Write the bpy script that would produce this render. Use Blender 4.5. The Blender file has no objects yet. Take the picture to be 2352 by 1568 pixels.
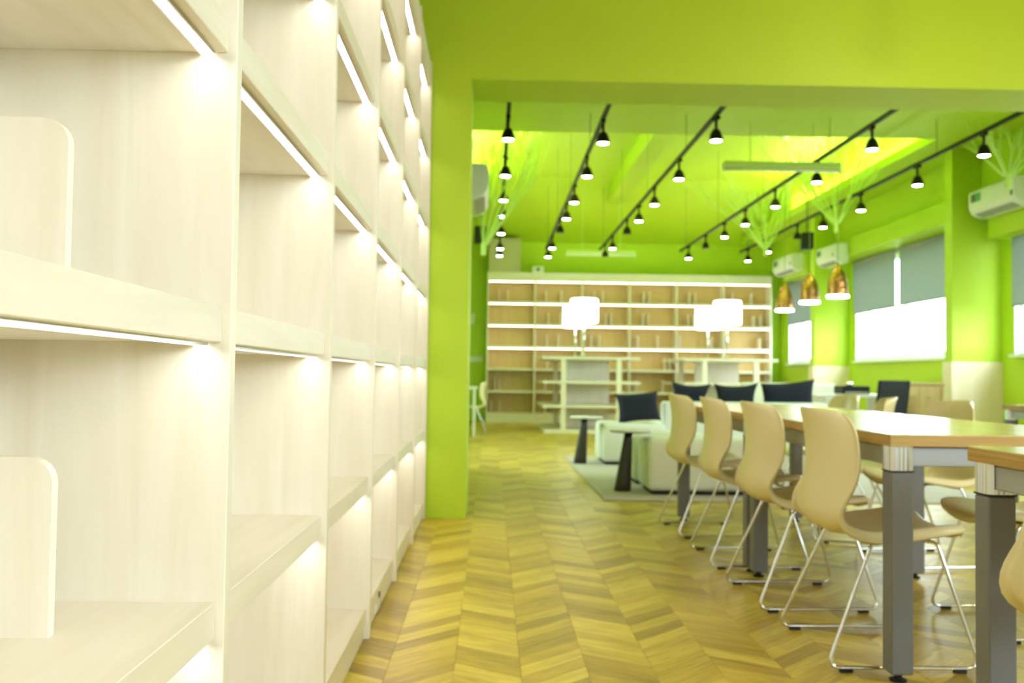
import bpy, bmesh, math, random
from mathutils import Vector, Matrix
random.seed(7)
SC = bpy.context.scene
COL = SC.collection
PI = math.pi

# ------------------------------------------------------------------ camera
F_PX = 2200.0
cam_d = bpy.data.cameras.new('camera')
cam_d.sensor_width = 36.0
cam_d.lens = F_PX / 2352.0 * 36.0
cam_d.clip_start = 0.02
cam_d.clip_end = 500
cam_d.dof.use_dof = True
cam_d.dof.focus_distance = 1.25
cam_d.dof.aperture_fstop = 6.3
cam = bpy.data.objects.new('camera', cam_d)
COL.objects.link(cam)
YAW, PITCH, ROLL = math.radians(-1.25), math.radians(2.08), math.radians(0.75)
cam.matrix_world = (Matrix.Translation((0, 0, 0.9)) @ Matrix.Rotation(YAW, 4, 'Z')
                    @ Matrix.Rotation(PI / 2 + PITCH, 4, 'X') @ Matrix.Rotation(ROLL, 4, 'Z'))
SC.camera = cam

# ------------------------------------------------------------------ light levels, sky, exposure
LED_E, SPOT_E, SHADE_E, BULB_E, SKY_E = 10.5, 40.0, 2.2, 60.0, 11.0
ADDED_COVE_E = 42.0
SC.view_settings.view_transform = 'Standard'
SC.view_settings.look = 'None'
SC.view_settings.exposure = 0.86
SC.view_settings.gamma = 1.0
SC.view_settings.use_curve_mapping = False
w = bpy.data.worlds.new('sky')
SC.world = w
w.use_nodes = True
bg = w.node_tree.nodes['Background']
bg.inputs[0].default_value = (0.86, 0.94, 1.0, 1)
bg.inputs[1].default_value = SKY_E
SC.cycles.use_denoising = True
SC.cycles.max_bounces = 8
SC.cycles.diffuse_bounces = 5
SC.cycles.use_adaptive_sampling = True
SC.cycles.adaptive_threshold = 0.02
SC.cycles.glossy_bounces = 4
SC.cycles.transparent_max_bounces = 8
SC.cycles.sample_clamp_indirect = 6.0
SC.cycles.caustics_reflective = False
SC.cycles.caustics_refractive = False


# ------------------------------------------------------------------ materials
def new_mat(name):
    m = bpy.data.materials.new(name)
    m.use_nodes = True
    return m, m.node_tree.nodes, m.node_tree.links, m.node_tree.nodes['Principled BSDF']


def plain(name, col, rough=0.5, metal=0.0, bump=0.0, bscale=60, spec=0.5, var=0.04):
    m, n, l, p = new_mat(name)
    p.inputs['Roughness'].default_value = rough
    p.inputs['Metallic'].default_value = metal
    p.inputs['Specular IOR Level'].default_value = spec
    tc = n.new('ShaderNodeTexCoord')
    nz = n.new('ShaderNodeTexNoise')
    nz.inputs['Scale'].default_value = bscale
    nz.inputs['Detail'].default_value = 3
    l.new(tc.outputs['Object'], nz.inputs['Vector'])
    cr = n.new('ShaderNodeValToRGB')
    cr.color_ramp.elements[0].color = tuple(c * (1 - var) for c in col) + (1,)
    cr.color_ramp.elements[1].color = tuple(min(1, c * (1 + var)) for c in col) + (1,)
    l.new(nz.outputs['Fac'], cr.inputs['Fac'])
    l.new(cr.outputs['Color'], p.inputs['Base Color'])
    if bump:
        b = n.new('ShaderNodeBump')
        b.inputs['Strength'].default_value = bump
        b.inputs['Distance'].default_value = 0.002
        l.new(nz.outputs['Fac'], b.inputs['Height'])
        l.new(b.outputs['Normal'], p.inputs['Normal'])
    return m


def emit(name, col, strength):
    m, n, l, p = new_mat(name)
    p.inputs['Base Color'].default_value = (0.9, 0.9, 0.9, 1)
    p.inputs['Emission Color'].default_value = col + (1,)
    p.inputs['Emission Strength'].default_value = strength
    return m


def wood(name, c0, c1, scale=(1, 1, 1), rough=0.4, coords='Object', spec=0.4):
    """fine straight grain: noise stretched along one axis"""
    m, n, l, p = new_mat(name)
    p.inputs['Roughness'].default_value = rough
    p.inputs['Specular IOR Level'].default_value = spec
    tc = n.new('ShaderNodeTexCoord')
    mp = n.new('ShaderNodeMapping')
    mp.inputs['Scale'].default_value = scale
    l.new(tc.outputs[coords], mp.inputs['Vector'])
    oi = n.new('ShaderNodeObjectInfo')
    ml = n.new('ShaderNodeMath'); ml.operation = 'MULTIPLY'; ml.inputs[1].default_value = 37.0
    l.new(oi.outputs['Random'], ml.inputs[0])
    l.new(ml.outputs[0], mp.inputs['Location'])
    nz = n.new('ShaderNodeTexNoise')
    nz.inputs['Scale'].default_value = 1.0
    nz.inputs['Detail'].default_value = 5
    nz.inputs['Roughness'].default_value = 0.6
    nz.inputs['Distortion'].default_value = 0.6
    l.new(mp.outputs['Vector'], nz.inputs['Vector'])
    cr = n.new('ShaderNodeValToRGB')
    cr.color_ramp.elements[0].position = 0.3
    cr.color_ramp.elements[1].position = 0.7
    cr.color_ramp.elements[0].color = c0 + (1,)
    cr.color_ramp.elements[1].color = c1 + (1,)
    l.new(nz.outputs['Fac'], cr.inputs['Fac'])
    l.new(cr.outputs['Color'], p.inputs['Base Color'])
    return m


M = {}
M['green'] = plain('green_paint', (0.46, 0.65, 0.020), 0.55, bump=0.05, bscale=25, var=0.02)
M['branch'] = plain('branch_green_paint', (0.60, 0.80, 0.22), 0.6, var=0.05)
MAPLE0, MAPLE1 = (0.78, 0.72, 0.59), (0.865, 0.825, 0.73)
M['maple_v'] = wood('maple_upright', MAPLE0, MAPLE1, (14, 14, 1.4), 0.42)
M['maple_h'] = wood('maple_shelf', MAPLE0, MAPLE1, (14, 1.4, 14), 0.42)
M['maple_x'] = wood('maple_cross', MAPLE0, MAPLE1, (1.4, 14, 14), 0.42)
LED_CAST0, LED_CAST1 = (0.58, 0.41, 0.16), (0.68, 0.51, 0.23)  # maple with the warm LED cast put into its colour
M['led_cast_v'] = wood('led_cast_maple_upright', LED_CAST0, LED_CAST1, (14, 14, 1.4), 0.42)
M['led_cast_x'] = wood('led_cast_maple_cross', LED_CAST0, LED_CAST1, (1.4, 14, 14), 0.42)
M['ply_edge'] = wood('plywood_edge', (0.40, 0.245, 0.06), (0.60, 0.40, 0.13), (3, 3, 90), 0.5)
M['table_top'] = wood('table_veneer', (0.66, 0.50, 0.24), (0.76, 0.62, 0.34), (14, 1.6, 14), 0.2, spec=0.6)
M['panel_wood'] = wood('panel_wood', (0.55, 0.40, 0.20), (0.66, 0.50, 0.28), (10, 10, 1.2), 0.45)
M['warm_wood'] = wood('warm_wainscot', (0.78, 0.66, 0.46), (0.85, 0.75, 0.56), (10, 10, 1.2), 0.45)
M['led'] = emit('led_strip_light', (1.0, 0.955, 0.86), LED_E)
M['led_far'] = emit('led_strip_far', (1.0, 0.88, 0.60), 4.2)
M['spot_warm_added'] = emit('spot_lens_warm_added', (1.0, 0.88, 0.60), 165.0)  # lens of the added near-room lamps, stronger than the far ones
M['spot'] = emit('spot_lens', (1.0, 0.96, 0.86), SPOT_E)
M['shade'] = emit('lamp_shade_fabric', (1.0, 0.97, 0.90), SHADE_E)
M['pendant_in'] = emit('pendant_glow', (1.0, 0.95, 0.85), 9.0)
M['cove'] = emit('added_cove_light', (1.0, 0.94, 0.72), ADDED_COVE_E)  # added hidden light that brightens the raised ceiling
M['bulb'] = emit('lamp_bulb', (1.0, 0.93, 0.72), BULB_E)
M['black'] = plain('black_metal', (0.008, 0.008, 0.009), 0.5, spec=0.25)
M['near_wall'] = plain('near_wall_paint', (0.82, 0.81, 0.79), 0.7)
M['black_fab'] = plain('black_fabric', (0.010, 0.011, 0.014), 0.85, bump=0.2, bscale=300)
M['navy'] = plain('navy_fabric', (0.008, 0.012, 0.024), 0.9, bump=0.3, bscale=220, var=0.2)
M['darkcone'] = plain('dark_bronze', (0.035, 0.030, 0.026), 0.45)
M['leather'] = plain('white_leather', (0.80, 0.83, 0.78), 0.38, bump=0.12, bscale=160, var=0.02)
M['ivory'] = plain('ivory_plastic', (0.84, 0.75, 0.44), 0.33, var=0.01)
M['chrome'] = plain('chrome', (0.80, 0.80, 0.80), 0.10, 1.0, var=0.01)
M['alu'] = plain('aluminium', (0.72, 0.74, 0.76), 0.25, 1.0, var=0.01)
M['legs'] = plain('grey_powdercoat', (0.19, 0.195, 0.21), 0.45, bump=0.1, bscale=400)
M['apron'] = plain('silver_grey_beam', (0.42, 0.44, 0.46), 0.4, 0.3)
M['rubber'] = plain('black_rubber', (0.012, 0.012, 0.012), 0.7)
M['white'] = plain('white_plastic', (0.80, 0.82, 0.78), 0.35, var=0.01)
M['vent'] = plain('vent_grey', (0.30, 0.31, 0.30), 0.5)
M['label_green'] = plain('energy_label_green', (0.05, 0.30, 0.12), 0.4)
M['label_dark'] = plain('label_dark', (0.03, 0.06, 0.05), 0.4)
M['tube_white'] = plain('unlit_tube', (0.80, 0.86, 0.70), 0.4)
M['frame'] = plain('window_frame', (0.78, 0.82, 0.82), 0.35)
M['rug'] = plain('grey_rug', (0.55, 0.50, 0.45), 0.95, bump=0.7, bscale=140, var=0.18)
M['beige'] = plain('beige_box', (0.50, 0.48, 0.30), 0.6)
M['near_ceiling'] = plain('near_ceiling_paint', (0.80, 0.80, 0.72), 0.7)
M['wire'] = plain('wire_grey', (0.20, 0.26, 0.10), 0.5)
M['joint'] = plain('floor_joint', (0.26, 0.17, 0.06), 0.8)
M['ground'] = plain('pale_ground', (0.30, 0.31, 0.26), 0.9, bscale=2, var=0.2)
M['hill'] = plain('hazy_hill', (0.55, 0.65, 0.68), 0.9)

# copper pendant: hammered
m, n, l, p = new_mat('hammered_copper')
p.inputs['Base Color'].default_value = (0.50, 0.26, 0.09, 1)
p.inputs['Metallic'].default_value = 1.0
p.inputs['Roughness'].default_value = 0.22
tc = n.new('ShaderNodeTexCoord'); vo = n.new('ShaderNodeTexVoronoi'); bp = n.new('ShaderNodeBump')
vo.inputs['Scale'].default_value = 38
bp.inputs['Strength'].default_value = 0.6; bp.inputs['Distance'].default_value = 0.006
l.new(tc.outputs['Object'], vo.inputs['Vector']); l.new(vo.outputs['Distance'], bp.inputs['Height'])
l.new(bp.outputs['Normal'], p.inputs['Normal'])
M['copper'] = m

# glass pane
m, n, l, p = new_mat('window_glass')
n.remove(p)
tr = n.new('ShaderNodeBsdfTransparent'); gl = n.new('ShaderNodeBsdfGlossy'); mx = n.new('ShaderNodeMixShader')
tr.inputs[0].default_value = (0.93, 0.97, 0.97, 1)
gl.inputs['Roughness'].default_value = 0.02
mx.inputs[0].default_value = 0.06
l.new(tr.outputs[0], mx.inputs[1]); l.new(gl.outputs[0], mx.inputs[2])
l.new(mx.outputs[0], n['Material Output'].inputs['Surface'])
M['glass'] = m

# roller blind cloth
m, n, l, p = new_mat('roller_blind_cloth')
n.remove(p)
df = n.new('ShaderNodeBsdfDiffuse'); tl = n.new('ShaderNodeBsdfTranslucent'); mx = n.new('ShaderNodeMixShader')
tc = n.new('ShaderNodeTexCoord'); nz = n.new('ShaderNodeTexNoise'); cr = n.new('ShaderNodeValToRGB')
nz.inputs['Scale'].default_value = 300
cr.color_ramp.elements[0].color = (0.42, 0.45, 0.47, 1); cr.color_ramp.elements[1].color = (0.48, 0.51, 0.53, 1)
l.new(tc.outputs['Object'], nz.inputs['Vector']); l.new(nz.outputs['Fac'], cr.inputs['Fac'])
l.new(cr.outputs['Color'], df.inputs['Color'])
tl.inputs['Color'].default_value = (0.30, 0.34, 0.36, 1)
mx.inputs[0].default_value = 0.38
l.new(df.outputs[0], mx.inputs[1]); l.new(tl.outputs[0], mx.inputs[2])
l.new(mx.outputs[0], n['Material Output'].inputs['Surface'])
M['blind'] = m

# floor planks: tone per piece, grain along the piece (uv)
m, n, l, p = new_mat('oak_plank')
p.inputs['Roughness'].default_value = 0.36
p.inputs['Specular IOR Level'].default_value = 0.35
uv = n.new('ShaderNodeUVMap'); oi = n.new('ShaderNodeObjectInfo'); ge = n.new('ShaderNodeNewGeometry')
ad = n.new('ShaderNodeMath'); ad.operation = 'ADD'
fr = n.new('ShaderNodeMath'); fr.operation = 'FRACT'
l.new(oi.outputs['Random'], ad.inputs[0]); l.new(ge.outputs['Random Per Island'], ad.inputs[1])
l.new(ad.outputs[0], fr.inputs[0])
mp = n.new('ShaderNodeMapping'); mp.inputs['Scale'].default_value = (5, 34, 1)
ml = n.new('ShaderNodeMath'); ml.operation = 'MULTIPLY'; ml.inputs[1].default_value = 91.0
l.new(fr.outputs[0], ml.inputs[0]); l.new(ml.outputs[0], mp.inputs['Location'])
l.new(uv.outputs[0], mp.inputs['Vector'])
nz = n.new('ShaderNodeTexNoise'); nz.inputs['Scale'].default_value = 1.0; nz.inputs['Detail'].default_value = 6
nz.inputs['Distortion'].default_value = 1.0
l.new(mp.outputs[0], nz.inputs['Vector'])
tone = n.new('ShaderNodeValToRGB')
el = tone.color_ramp.elements
el[0].color = (0.38, 0.26, 0.032, 1); el[1].color = (0.73, 0.58, 0.085, 1)
e = el.new(0.35); e.color = (0.55, 0.395, 0.045, 1)
e = el.new(0.7); e.color = (0.65, 0.49, 0.062, 1)
l.new(fr.outputs[0], tone.inputs['Fac'])
gr = n.new('ShaderNodeValToRGB')
gr.color_ramp.elements[0].position = 0.3; gr.color_ramp.elements[1].position = 0.65
gr.color_ramp.elements[0].color = (0.72, 0.68, 0.60, 1); gr.color_ramp.elements[1].color = (1.08, 1.08, 1.08, 1)
l.new(nz.outputs['Fac'], gr.inputs['Fac'])
mu = n.new('ShaderNodeMix'); mu.data_type = 'RGBA'; mu.blend_type = 'MULTIPLY'; mu.inputs[0].default_value = 1.0
l.new(tone.outputs['Color'], mu.inputs[6]); l.new(gr.outputs['Color'], mu.inputs[7])
l.new(mu.outputs[2], p.inputs['Base Color'])
M['plank'] = m


# ------------------------------------------------------------------ mesh helpers
def box(bm, x0, x1, y0, y1, z0, z1):
    v = [bm.verts.new(c) for c in ((x0, y0, z0), (x1, y0, z0), (x1, y1, z0), (x0, y1, z0),
                                   (x0, y0, z1), (x1, y0, z1), (x1, y1, z1), (x0, y1, z1))]
    for f in ((0, 3, 2, 1), (4, 5, 6, 7), (0, 1, 5, 4), (1, 2, 6, 5), (2, 3, 7, 6), (3, 0, 4, 7)):
        bm.faces.new([v[i] for i in f])
    return bm


def B(x0, x1, y0, y1, z0, z1, bev=0.0, seg=2):
    bm = box(bmesh.new(), x0, x1, y0, y1, z0, z1)
    if bev:
        bmesh.ops.bevel(bm, geom=bm.edges[:], offset=bev, segments=seg, affect='EDGES', profile=0.5)
    return bm


def tube(bm, pts, r, seg=8, r1=None, cap=True):
    pts = [Vector(q) for q in pts]
    rings = []
    up = None
    for i, q in enumerate(pts):
        if i == 0: t = pts[1] - q
        elif i == len(pts) - 1: t = q - pts[i - 1]
        else: t = (pts[i + 1] - q).normalized() + (q - pts[i - 1]).normalized()
        t.normalize()
        if up is None:
            up = Vector((0, 0, 1)) if abs(t.z) < 0.9 else Vector((1, 0, 0))
        a = up - t * up.dot(t)
        if a.length < 1e-4: a = t.orthogonal()
        a.normalize(); up = a
        b = t.cross(a)
        rr = r if r1 is None else r + (r1 - r) * i / (len(pts) - 1)
        rings.append([bm.verts.new(q + (a * math.cos(2 * PI * k / seg) + b * math.sin(2 * PI * k / seg)) * rr) for k in range(seg)])
    for i in range(len(rings) - 1):
        for k in range(seg):
            bm.faces.new((rings[i][k], rings[i][(k + 1) % seg], rings[i + 1][(k + 1) % seg], rings[i + 1][k]))
    if cap:
        bm.faces.new(rings[0][::-1]); bm.faces.new(rings[-1])
    return bm


def round_path(pts, rad, n=4):
    """polyline with rounded corners"""
    pts = [Vector(q) for q in pts]
    out = [pts[0]]
    for i in range(1, len(pts) - 1):
        a, b, c = pts[i - 1], pts[i], pts[i + 1]
        u, v = (a - b), (c - b)
        d = min(rad, u.length * 0.45, v.length * 0.45)
        p0, p1 = b + u.normalized() * d, b + v.normalized() * d
        for k in range(n + 1):
            t = k / n
            out.append(p0 * (1 - t) ** 2 + b * 2 * t * (1 - t) + p1 * t * t)
    out.append(pts[-1])
    return out


def lathe(bm, prof, seg=28, cx=0, cy=0, close=False):
    rings = []
    for r, z in prof:
        if r < 1e-5:
            rings.append([bm.verts.new((cx, cy, z))])
        else:
            rings.append([bm.verts.new((cx + r * math.cos(2 * PI * k / seg), cy + r * math.sin(2 * PI * k / seg), z)) for k in range(seg)])
    for i in range(len(rings) - 1):
        a, b = rings[i], rings[i + 1]
        for k in range(seg):
            k2 = (k + 1) % seg
            if len(a) == 1 and len(b) == 1: continue
            if len(a) == 1: bm.faces.new((a[0], b[k2], b[k]))
            elif len(b) == 1: bm.faces.new((a[k], a[k2], b[0]))
            else: bm.faces.new((a[k], a[k2], b[k2], b[k]))
    return bm


def mesh_of(name, bm, mat, smooth=False):
    bmesh.ops.recalc_face_normals(bm, faces=bm.faces[:])
    me = bpy.data.meshes.new(name)
    bm.to_mesh(me); bm.free()
    me.materials.append(M[mat])
    if smooth:
        for f in me.polygons: f.use_smooth = True
    return me


def link(name, me, parent=None, loc=(0, 0, 0), rotz=0.0):
    o = bpy.data.objects.new(name, me)
    COL.objects.link(o)
    o.location = loc
    o.rotation_euler = (0, 0, rotz)
    if parent: o.parent = parent
    return o


def obj(name, bm, mat, parent=None, loc=(0, 0, 0), smooth=False, rotz=0.0):
    return link(name, mesh_of(name, bm, mat, smooth), parent, loc, rotz)


def tag(o, label, cat, group=None):
    o['label'] = label; o['category'] = cat
    if group: o['group'] = group
    return o


def thing(name, label, cat, loc=(0, 0, 0), rotz=0.0, group=None):
    o = bpy.data.objects.new(name, None)
    COL.objects.link(o)
    o.empty_display_size = 0.1
    o.location = loc; o.rotation_euler = (0, 0, rotz)
    return tag(o, label, cat, group)


def dup(root, loc, rotz, label):
    r = root.copy(); COL.objects.link(r)
    r.location = loc; r.rotation_euler = (0, 0, rotz); r['label'] = label
    for ch in list(root.children):
        c = ch.copy(); COL.objects.link(c); c.parent = r
        for g in ch.children:
            d = g.copy(); COL.objects.link(d); d.parent = c
    return r


def struct(name, bm, mat, parent=None, label=None):
    o = obj(name, bm, mat, parent)
    if not parent: o['kind'] = 'structure'
    if label: o['label'] = label
    return o


ORD = ['first', 'second', 'third', 'fourth', 'fifth', 'sixth', 'seventh', 'eighth', 'ninth', 'tenth']

# ------------------------------------------------------------------ setting: floor
XR = 5.78        # window wall
YF = 19.05       # far wall
YB = 6.08        # front face of column and beam
floor = struct('floor', B(-1.6, XR + 0.1, -3.2, YF + 0.1, -0.06, -0.0035), 'joint')
CW, PY, SU, SD, GAP = 0.205, 0.100, 0.205, 0.140, 0.0003
X0 = -0.10 - 2 * CW     # column boundaries are X0 + k*CW, ridge (far) at even k


def plank_mesh(up):
    """one chevron piece, origin at its left-near corner; up: right end lies farther"""
    bm = bmesh.new()
    uvl = bm.loops.layers.uv.new('UVMap')
    s = SU if up else -SD
    g, c = GAP, 0.0005
    lo = [(g, g), (CW - g, s + g), (CW - g, s + PY - g), (g, PY - g)]
    hi = [(g + c, g + c), (CW - g - c, s + g + c), (CW - g - c, s + PY - g - c), (g + c, PY - g - c)]
    v0 = [bm.verts.new((x, y, -0.004)) for x, y in lo]
    v1 = [bm.verts.new((x, y, -0.0008)) for x, y in lo]
    v2 = [bm.verts.new((x, y, 0.0)) for x, y in hi]
    fs = [bm.faces.new(v2)]
    for a, b in ((v0, v1), (v1, v2)):
        for i in range(4):
            fs.append(bm.faces.new((a[i], a[(i + 1) % 4], b[(i + 1) % 4], b[i])))
    for f in fs:
        for lp in f.loops:
            x, y, z = lp.vert.co
            lp[uvl].uv = (x * 1.24, y - s * x / CW)
    me = bpy.data.meshes.new('plank')
    bm.to_mesh(me); bm.free()
    me.materials.append(M['plank'])
    return me


PL = {True: plank_mesh(True), False: plank_mesh(False)}
near, rest = [], []
for k in range(-4, 31):
    xa = X0 + k * CW
    if xa + CW < -1.0 or xa > XR: continue
    up = (k % 2 != 0)      # left edge of an odd column is a near vertex
    y = -3.0 + random.uniform(0, PY)
    while y < YF:
        cx, cy = xa + CW / 2, y + PY / 2 + (SU / 2 if up else -SD / 2)
        infr = cy > 2.45 and (-0.47 < cx) and cx < 0.60 * cy and (cx > -0.35 or cy < 6.0)
        hidden = cy < 2.95 and cx > 1.35
        (near if infr and not hidden else rest).append((cy, xa, y, up))
        y += PY
near.sort()
rest += near[300:]
near = near[:300]
for cy, xa, y, up in near:
    link('plank', PL[up], floor, (xa, y, 0))
verts, faces, uvs = [], [], []
for cy, xa, y, up in rest:
    if cy < 0.3 and xa > 2: continue
    me = PL[up]
    b = len(verts)
    for v in me.vertices: verts.append((v.co.x + xa, v.co.y + y, v.co.z))
    for f in me.polygons:
        faces.append([b + i for i in f.vertices])
        for li in f.loop_indices: uvs.append(me.uv_layers[0].data[li].uv[:])
me = bpy.data.meshes.new('plank_field')
me.from_pydata(verts, [], faces)
ul = me.uv_layers.new(name='UVMap')
for i, q in enumerate(uvs): ul.data[i].uv = q
me.materials.append(M['plank'])
o = link('plank_field', me, floor); o['kind'] = 'stuff'

# ------------------------------------------------------------------ setting: walls, ceilings, beams
ZE = 3.58        # eave height of the far room
bm = bmesh.new()
LW = (9.6, 11.6, 1.0, 2.2)      # unseen window added to the left wall, daylight for the far room
box(bm, -1.6, -1.35, 6.58, LW[0], 0, 4.8); box(bm, -1.6, -1.35, LW[1], YF + 0.2, 0, 4.8)
box(bm, -1.6, -1.35, LW[0], LW[1], 0, LW[2]); box(bm, -1.6, -1.35, LW[0], LW[1], LW[3], 4.8)
struct('wall_left', bm, 'green')
struct('wall_near_left', B(-1.0, -0.83, -3.2, YB, 0, 3.6), 'near_wall')
struct('wall_far', B(-1.6, XR + 0.3, YF, YF + 0.2, 0, 4.8), 'green')
bm = bmesh.new()
RW = (1.5, 3.7, 1.0, 2.45)     # window added behind the camera, out of view, for neutral daylight
box(bm, -1.0, RW[0], -3.45, -3.2, 0, 3.6); box(bm, RW[1], XR + 0.3, -3.45, -3.2, 0, 3.6)
box(bm, RW[0], RW[1], -3.45, -3.2, 0, RW[2]); box(bm, RW[0], RW[1], -3.45, -3.2, RW[3], 3.6)
struct('wall_rear', bm, 'near_wall')
struct('ceiling_near', B(-1.0, XR + 0.3, -3.2, YB, 3.5, 3.6), 'near_ceiling')
# the green column and the beam across the room
struct('trim_1', B(-1.35, -0.145, YB, YB + 0.5, 0, 2.80), 'green', label='yellow-green column at the end of the near bookcase')
struct('trim_2', B(-1.35, XR + 0.3, YB, YB + 0.5, 2.80, 3.6), 'green', label='deep green beam spanning the room')
# far room ceiling: soffit ring, raised middle, sloped far end, one long rib
TX0, TX1, TY0, TY1, ZT = -0.35, 4.9, 10.4, 16.5, 4.36
bm = bmesh.new()
box(bm, -1.6, XR + 0.3, YB + 0.5, TY0, ZE, ZE + 0.12)
box(bm, -1.6, TX0, TY0, YF, ZE, ZE + 0.12)
box(bm, TX1, XR + 0.3, TY0, YF, ZE, ZE + 0.12)
struct('ceiling', bm, 'green')
bm = bmesh.new()
LG = 0.22       # ledge behind the soffit edge, made to hold the added light line
box(bm, TX0 - LG - .1, TX1 + LG + .1, TY0 - LG - .1, TY1, ZT, ZT + 0.1)
box(bm, TX0 - LG - .1, TX0 - LG, TY0 - LG, YF, ZE + 0.12, ZT)
box(bm, TX1 + LG, TX1 + LG + .1, TY0 - LG, YF, ZE + 0.12, ZT)
box(bm, TX0 - LG, TX1 + LG, TY0 - LG - .1, TY0 - LG, ZE + 0.12, ZT)
v = [bm.verts.new(c) for c in ((TX0 - LG, TY1, ZT), (TX1 + LG, TY1, ZT), (TX1 + LG, YF, ZE), (TX0 - LG, YF, ZE),
                               (TX0 - LG, TY1, ZT + .1), (TX1 + LG, TY1, ZT + .1), (TX1 + LG, YF, ZE + .1), (TX0 - LG, YF, ZE + .1))]
for f in ((0, 1, 2, 3), (4, 7, 6, 5), (0, 4, 5, 1), (1, 5, 6, 2), (2, 6, 7, 3), (3, 7, 4, 0)):
    bm.faces.new([v[i] for i in f])
struct('ceiling_raised', bm, 'green')
struct('trim_3', B(2.08, 2.38, TY0, 17.35, 4.07, ZT), 'green', label='long green ceiling rib')
bm = bmesh.new()
zc_ = ZE + .125
box(bm, TX0, TX1, TY0 - .16, TY0 - .11, zc_, zc_ + .02)
box(bm, TX0 - .16, TX0 - .11, TY0, TY1 - .3, zc_, zc_ + .02)
box(bm, TX1 + .11, TX1 + .16, TY0, TY1 - .3, zc_, zc_ + .02)
struct('trim_4', bm, 'cove', label='added hidden light line on the soffit ledge')

# window wall with openings (y0, y1); piers between; lintel and sill walls
WIN = [(-2.6, 0.6), (7.0, 10.45), (11.75, 15.05), (16.2, 18.45)]  # first opening is an added window, unseen, letting daylight into the near room
ZS, ZH = 1.20, 2.72
for nm_, ya_, yb_, wins_, mt_ in (('wall_right', YB, YF, WIN[1:], 'green'), ('wall_near_right', -3.2, YB, WIN[:1], 'near_wall')):
    bm = bmesh.new()
    box(bm, XR, XR + 0.25, ya_, yb_, 0, ZS)
    box(bm, XR, XR + 0.25, ya_, yb_, ZH, 4.0)
    edges = [ya_] + [q for wv in wins_ for q in wv] + [yb_]
    for i in range(0, len(edges), 2):
        box(bm, XR, XR + 0.25, edges[i], edges[i + 1], ZS, ZH)
    struct(nm_, bm, mt_)
struct('trim_5', B(XR - 0.22, XR, 6.58, YF, 3.06, ZE), 'green', label='green header step above the windows')
# piers with timber skirts, and their upper blocks
for i, (ya, yb) in enumerate(((10.72, 10.90), (15.35, 15.55))):
    struct('trim_%d' % (6 + i), B(5.22, XR, ya, yb, 1.13, ZE), 'green', label='green pier beside a window, number %d from the camera' % (i + 1))
    struct('trim_%d' % (8 + i), B(5.20, XR, ya - 0.02, yb + 0.02, 0, 1.13), 'warm_wood', label='timber skirt on the green pier')
struct('trim_10', B(5.42, XR, 10.9, 15.35, 2.80, 3.06), 'green', label='green ledge above the near window')
struct('trim_11', B(-1.35, -0.27, 8.1, 9.3, 0, ZE), 'green', label='green pier on the left wall')
struct('baseboard_right', B(XR - 0.02, XR, 10.95, 15.3, 0, 0.1), 'warm_wood')

WALLWIN = [((XR, (a_ + b_) / 2, ZS), 0.0, b_ - a_, ZH - ZS) for a_, b_ in WIN]
WALLWIN.append((((RW[0] + RW[1]) / 2, -3.2, RW[2]), -PI / 2, RW[1] - RW[0], RW[3] - RW[2]))
WALLWIN.append(((-1.35, (LW[0] + LW[1]) / 2, LW[2]), PI, LW[1] - LW[0], LW[3] - LW[2]))
for i, (lc, rz, wd_, H) in enumerate(WALLWIN):
    # local: room on the -x side, wall face at x=0, span along y
    wn = bpy.data.objects.new('window_%d' % (i + 1), None); COL.objects.link(wn)  # first and last two windows are added, out of view, for daylight
    wn['kind'] = 'structure'; wn.location = lc; wn.rotation_euler = (0, 0, rz)
    W2 = wd_ / 2
    fb = bmesh.new()
    box(fb, .07, .13, -W2, W2, 0, .07); box(fb, .07, .13, -W2, W2, H - .05, H)
    box(fb, .07, .13, -W2, -W2 + .06, .07, H - .05); box(fb, .07, .13, W2 - .06, W2, .07, H - .05)
    obj('window_frame', fb, 'frame', wn)
    obj('mullion', B(.07, .13, -.04, .04, .07, H - .05), 'frame', wn)
    for s_ in (-1, 1):
        y0_, y1_ = min(s_ * .04, s_ * (W2 - .06)), max(s_ * .04, s_ * (W2 - .06))
        obj('jamb', B(.0, .20, s_ * W2 - .014, s_ * W2 + .002, 0, H), 'frame', wn)
        sb = box(bmesh.new(), .08, .12, y0_, y1_, .07, .10)
        if i == 3: box(sb, .08, .12, s_ * W2 * .5 - .025, s_ * W2 * .5 + .025, .10, H - .05)
        obj('sash', sb, 'frame', wn)
        obj('pane', B(.096, .104, y0_, y1_, .10, H - .05), 'glass', wn)
    if i == 3:
        for zz in (0.36, 0.78):
            obj('glazing_bar', B(.08, .12, -W2 + .06, -0.04, zz, zz + .03), 'frame', wn)
    obj('window_sill', B(-0.07, 0.13, -W2, W2, -0.02, 0.012), 'frame', wn)
    pd = bpy.data.lights.new('window_portal', 'AREA'); pd.shape = 'RECTANGLE'; pd.size = H; pd.size_y = wd_
    pd.cycles.is_portal = True
    po = bpy.data.objects.new('window_portal', pd); COL.objects.link(po); po.parent = wn
    po.location = (.22, 0, H / 2); po.rotation_euler = (0, PI / 2, 0)

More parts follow.
